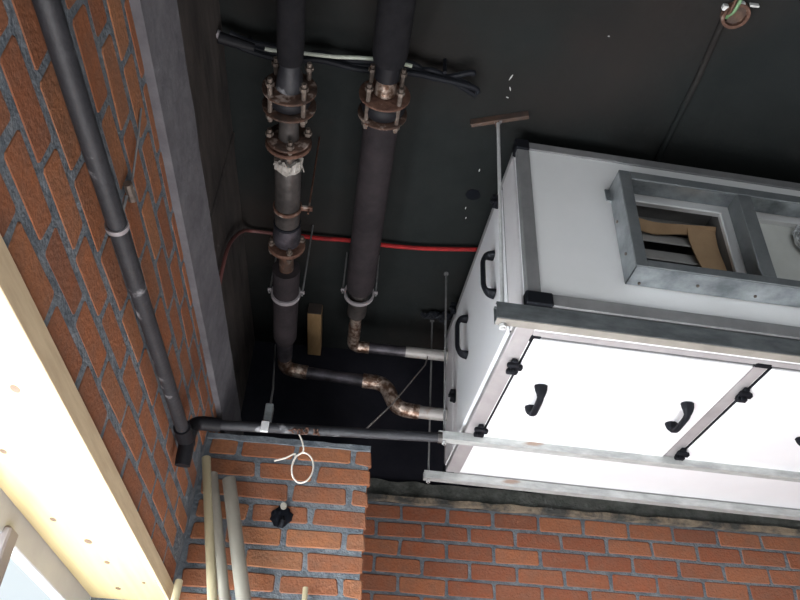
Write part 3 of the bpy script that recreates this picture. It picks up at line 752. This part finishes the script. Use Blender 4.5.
# junction box on the ceiling with cables and its chase
jb = thing('junction_box', 'round rusty ceiling junction box with a green cable end at the upper right', 'junction box', (1.285, 1.50, CZ-.02))
MB().ring((1.295, 1.505, CZ-.012), (0,0,1), .040, .052, .024, 28).build('rim', 'rust', jb, smooth=True)
MB().tube([(1.295,1.505,CZ-.003), (1.295,1.505,CZ-.008)], .045, 24).build('back_plate', 'rust_angle', jb)
MB().cbox(1.235, 1.255, 1.47, 1.49, CZ-.02, CZ, .002).build('lug', 'paint_drip', jb)
MB().cbox(1.33, 1.365, 1.455, 1.463, CZ-.02, CZ, .002).build('lug', 'paint_drip', jb)
MB().cbox(1.283, 1.31, 1.452, 1.460, CZ-.022, CZ, .002).build('lug', 'paint_drip', jb)
MB().tube(smoothpath([(1.272,1.28,CZ-.03), (1.275,1.40,CZ-.035), (1.272,1.47,CZ-.04), (1.262,1.50,CZ-.03), (1.27,1.52,CZ-.01)], 5), .007, 8).build('green_wire', 'wire_green', jb, smooth=True)
MB().tube(smoothpath([(1.255,1.28,CZ-.03), (1.258,1.40,CZ-.035), (1.258,1.47,CZ-.04), (1.262,1.51,CZ-.02)], 5), .006, 8).build('brown_wire', 'rust', jb, smooth=True)
tag(MB().tube([(1.262,1.53,CZ-.008), (1.275,1.80,CZ-.008), (1.275,2.35,CZ-.008)], .013, 10).build('conduit', 'ceiling', smooth=True), 'painted-over conduit running on the ceiling from the junction box to the unit', 'conduit')
# dark round hole and paint drips on the ceiling
def ceil_disc(x, y, r, m, name, label, cat, el=1.0):
    mb = MB(); seg = 20; vs = []
    for z in (CZ-.003, CZ+.0):
        for k in range(seg):
            t_ = 2*math.pi*k/seg; rr = r*(1+.12*noise.noise(V((math.cos(t_)*2, math.sin(t_)*2, x))))
            vs.append((x + rr*math.cos(t_), y + rr*el*math.sin(t_), z))
    mb.quad(vs, [list(range(seg)), list(range(seg, 2*seg))] + [[k, (k+1) % seg, seg+(k+1) % seg, seg+k] for k in range(seg)])
    return tag(mb.build(name, m), label, cat)
ceil_disc(.485, 2.592, .036, 'hole', 'ceiling_hole', 'round black hole in the ceiling left of the white unit', 'hole')
for (x, y, l, a_) in ((.523,1.899,.03,1.9), (.532,1.955,.02,1.2), (.487,2.43,.018,1.6), (.465,2.69,.016,1.6), (.478,2.76,.012,1.6), (.86,1.66,.008,0), (.53,2.0,.012,.3)):
    d_ = V((math.cos(a_), math.sin(a_), 0))*l*.5; c_ = V((x, y, CZ-.001))
    tag(MB().tube([c_-d_, c_, c_+d_], [.0015, .003, .001], 6).build('paint_drip', 'paint_drip'), 'tiny white paint fleck on the dark ceiling near the rusty angle iron', 'paint fleck', 'paint flecks on the dark ceiling')
# timber block under the ceiling
e = thing('timber_block', 'tan wooden block fixed against the ceiling between the two big pipes', 'block', (-.29, 3.85, 2.56))
MB().cbox(-.318, -.236, 3.62, 4.07, 2.56, CZ, .003).build('block', 'timber', e)
MB().cbox(-.317, -.237, 3.612, 3.622, 2.561, CZ-.001, .001).build('end_face', 'timber_end', e)

for o in bpy.data.objects:
    for k in ('_world', '_local'):
        if k in o: del o[k]

# ------------------------------------------------------------------ light
wd = bpy.data.worlds.new('world'); sc.world = wd; wd.use_nodes = True
bg = wd.node_tree.nodes['Background']; bg.inputs['Color'].default_value = (.90,.95,1.0,1); bg.inputs['Strength'].default_value = 1.0
def area(name, loc, target, sx, sy, power, col):
    l = bpy.data.lights.new(name, 'AREA'); l.shape = 'RECTANGLE'; l.size = sx; l.size_y = sy; l.energy = power; l.color = col
    o = bpy.data.objects.new(name, l); COL.objects.link(o); o.location = loc
    o.rotation_euler = (V(target)-V(loc)).to_track_quat('-Z', 'Y').to_euler(); return o
area('floor_bounce_light', (.35, 2.2, -1.55), (.35, 2.2, 2), 2.0, 2.4, 150, (1, .98, 1.0))
area('window_daylight', (GX-.12, 1.95, .0), (2.5, 2.7, 1.2), 2.3, 1.3, 165, (.92, .96, 1))

# ------------------------------------------------------------------ camera
Z = V((58, 1000, -752)).normalized(); Y = V((-90, -560, -752)); Y = (Y - Z*Y.dot(Z)).normalized(); X = Y.cross(Z)
R = Matrix((X, Y, Z))           # rows: camera-space images of the world axes
cam = bpy.data.cameras.new('camera'); co = bpy.data.objects.new('camera', cam); COL.objects.link(co)
co.matrix_world = R.to_4x4()
cam.sensor_width = 36; cam.lens = 752/800*36; cam.clip_start = .02
sc.camera = co
sc.view_settings.view_transform = 'Standard'; sc.view_settings.look = 'None'; sc.view_settings.exposure = 0
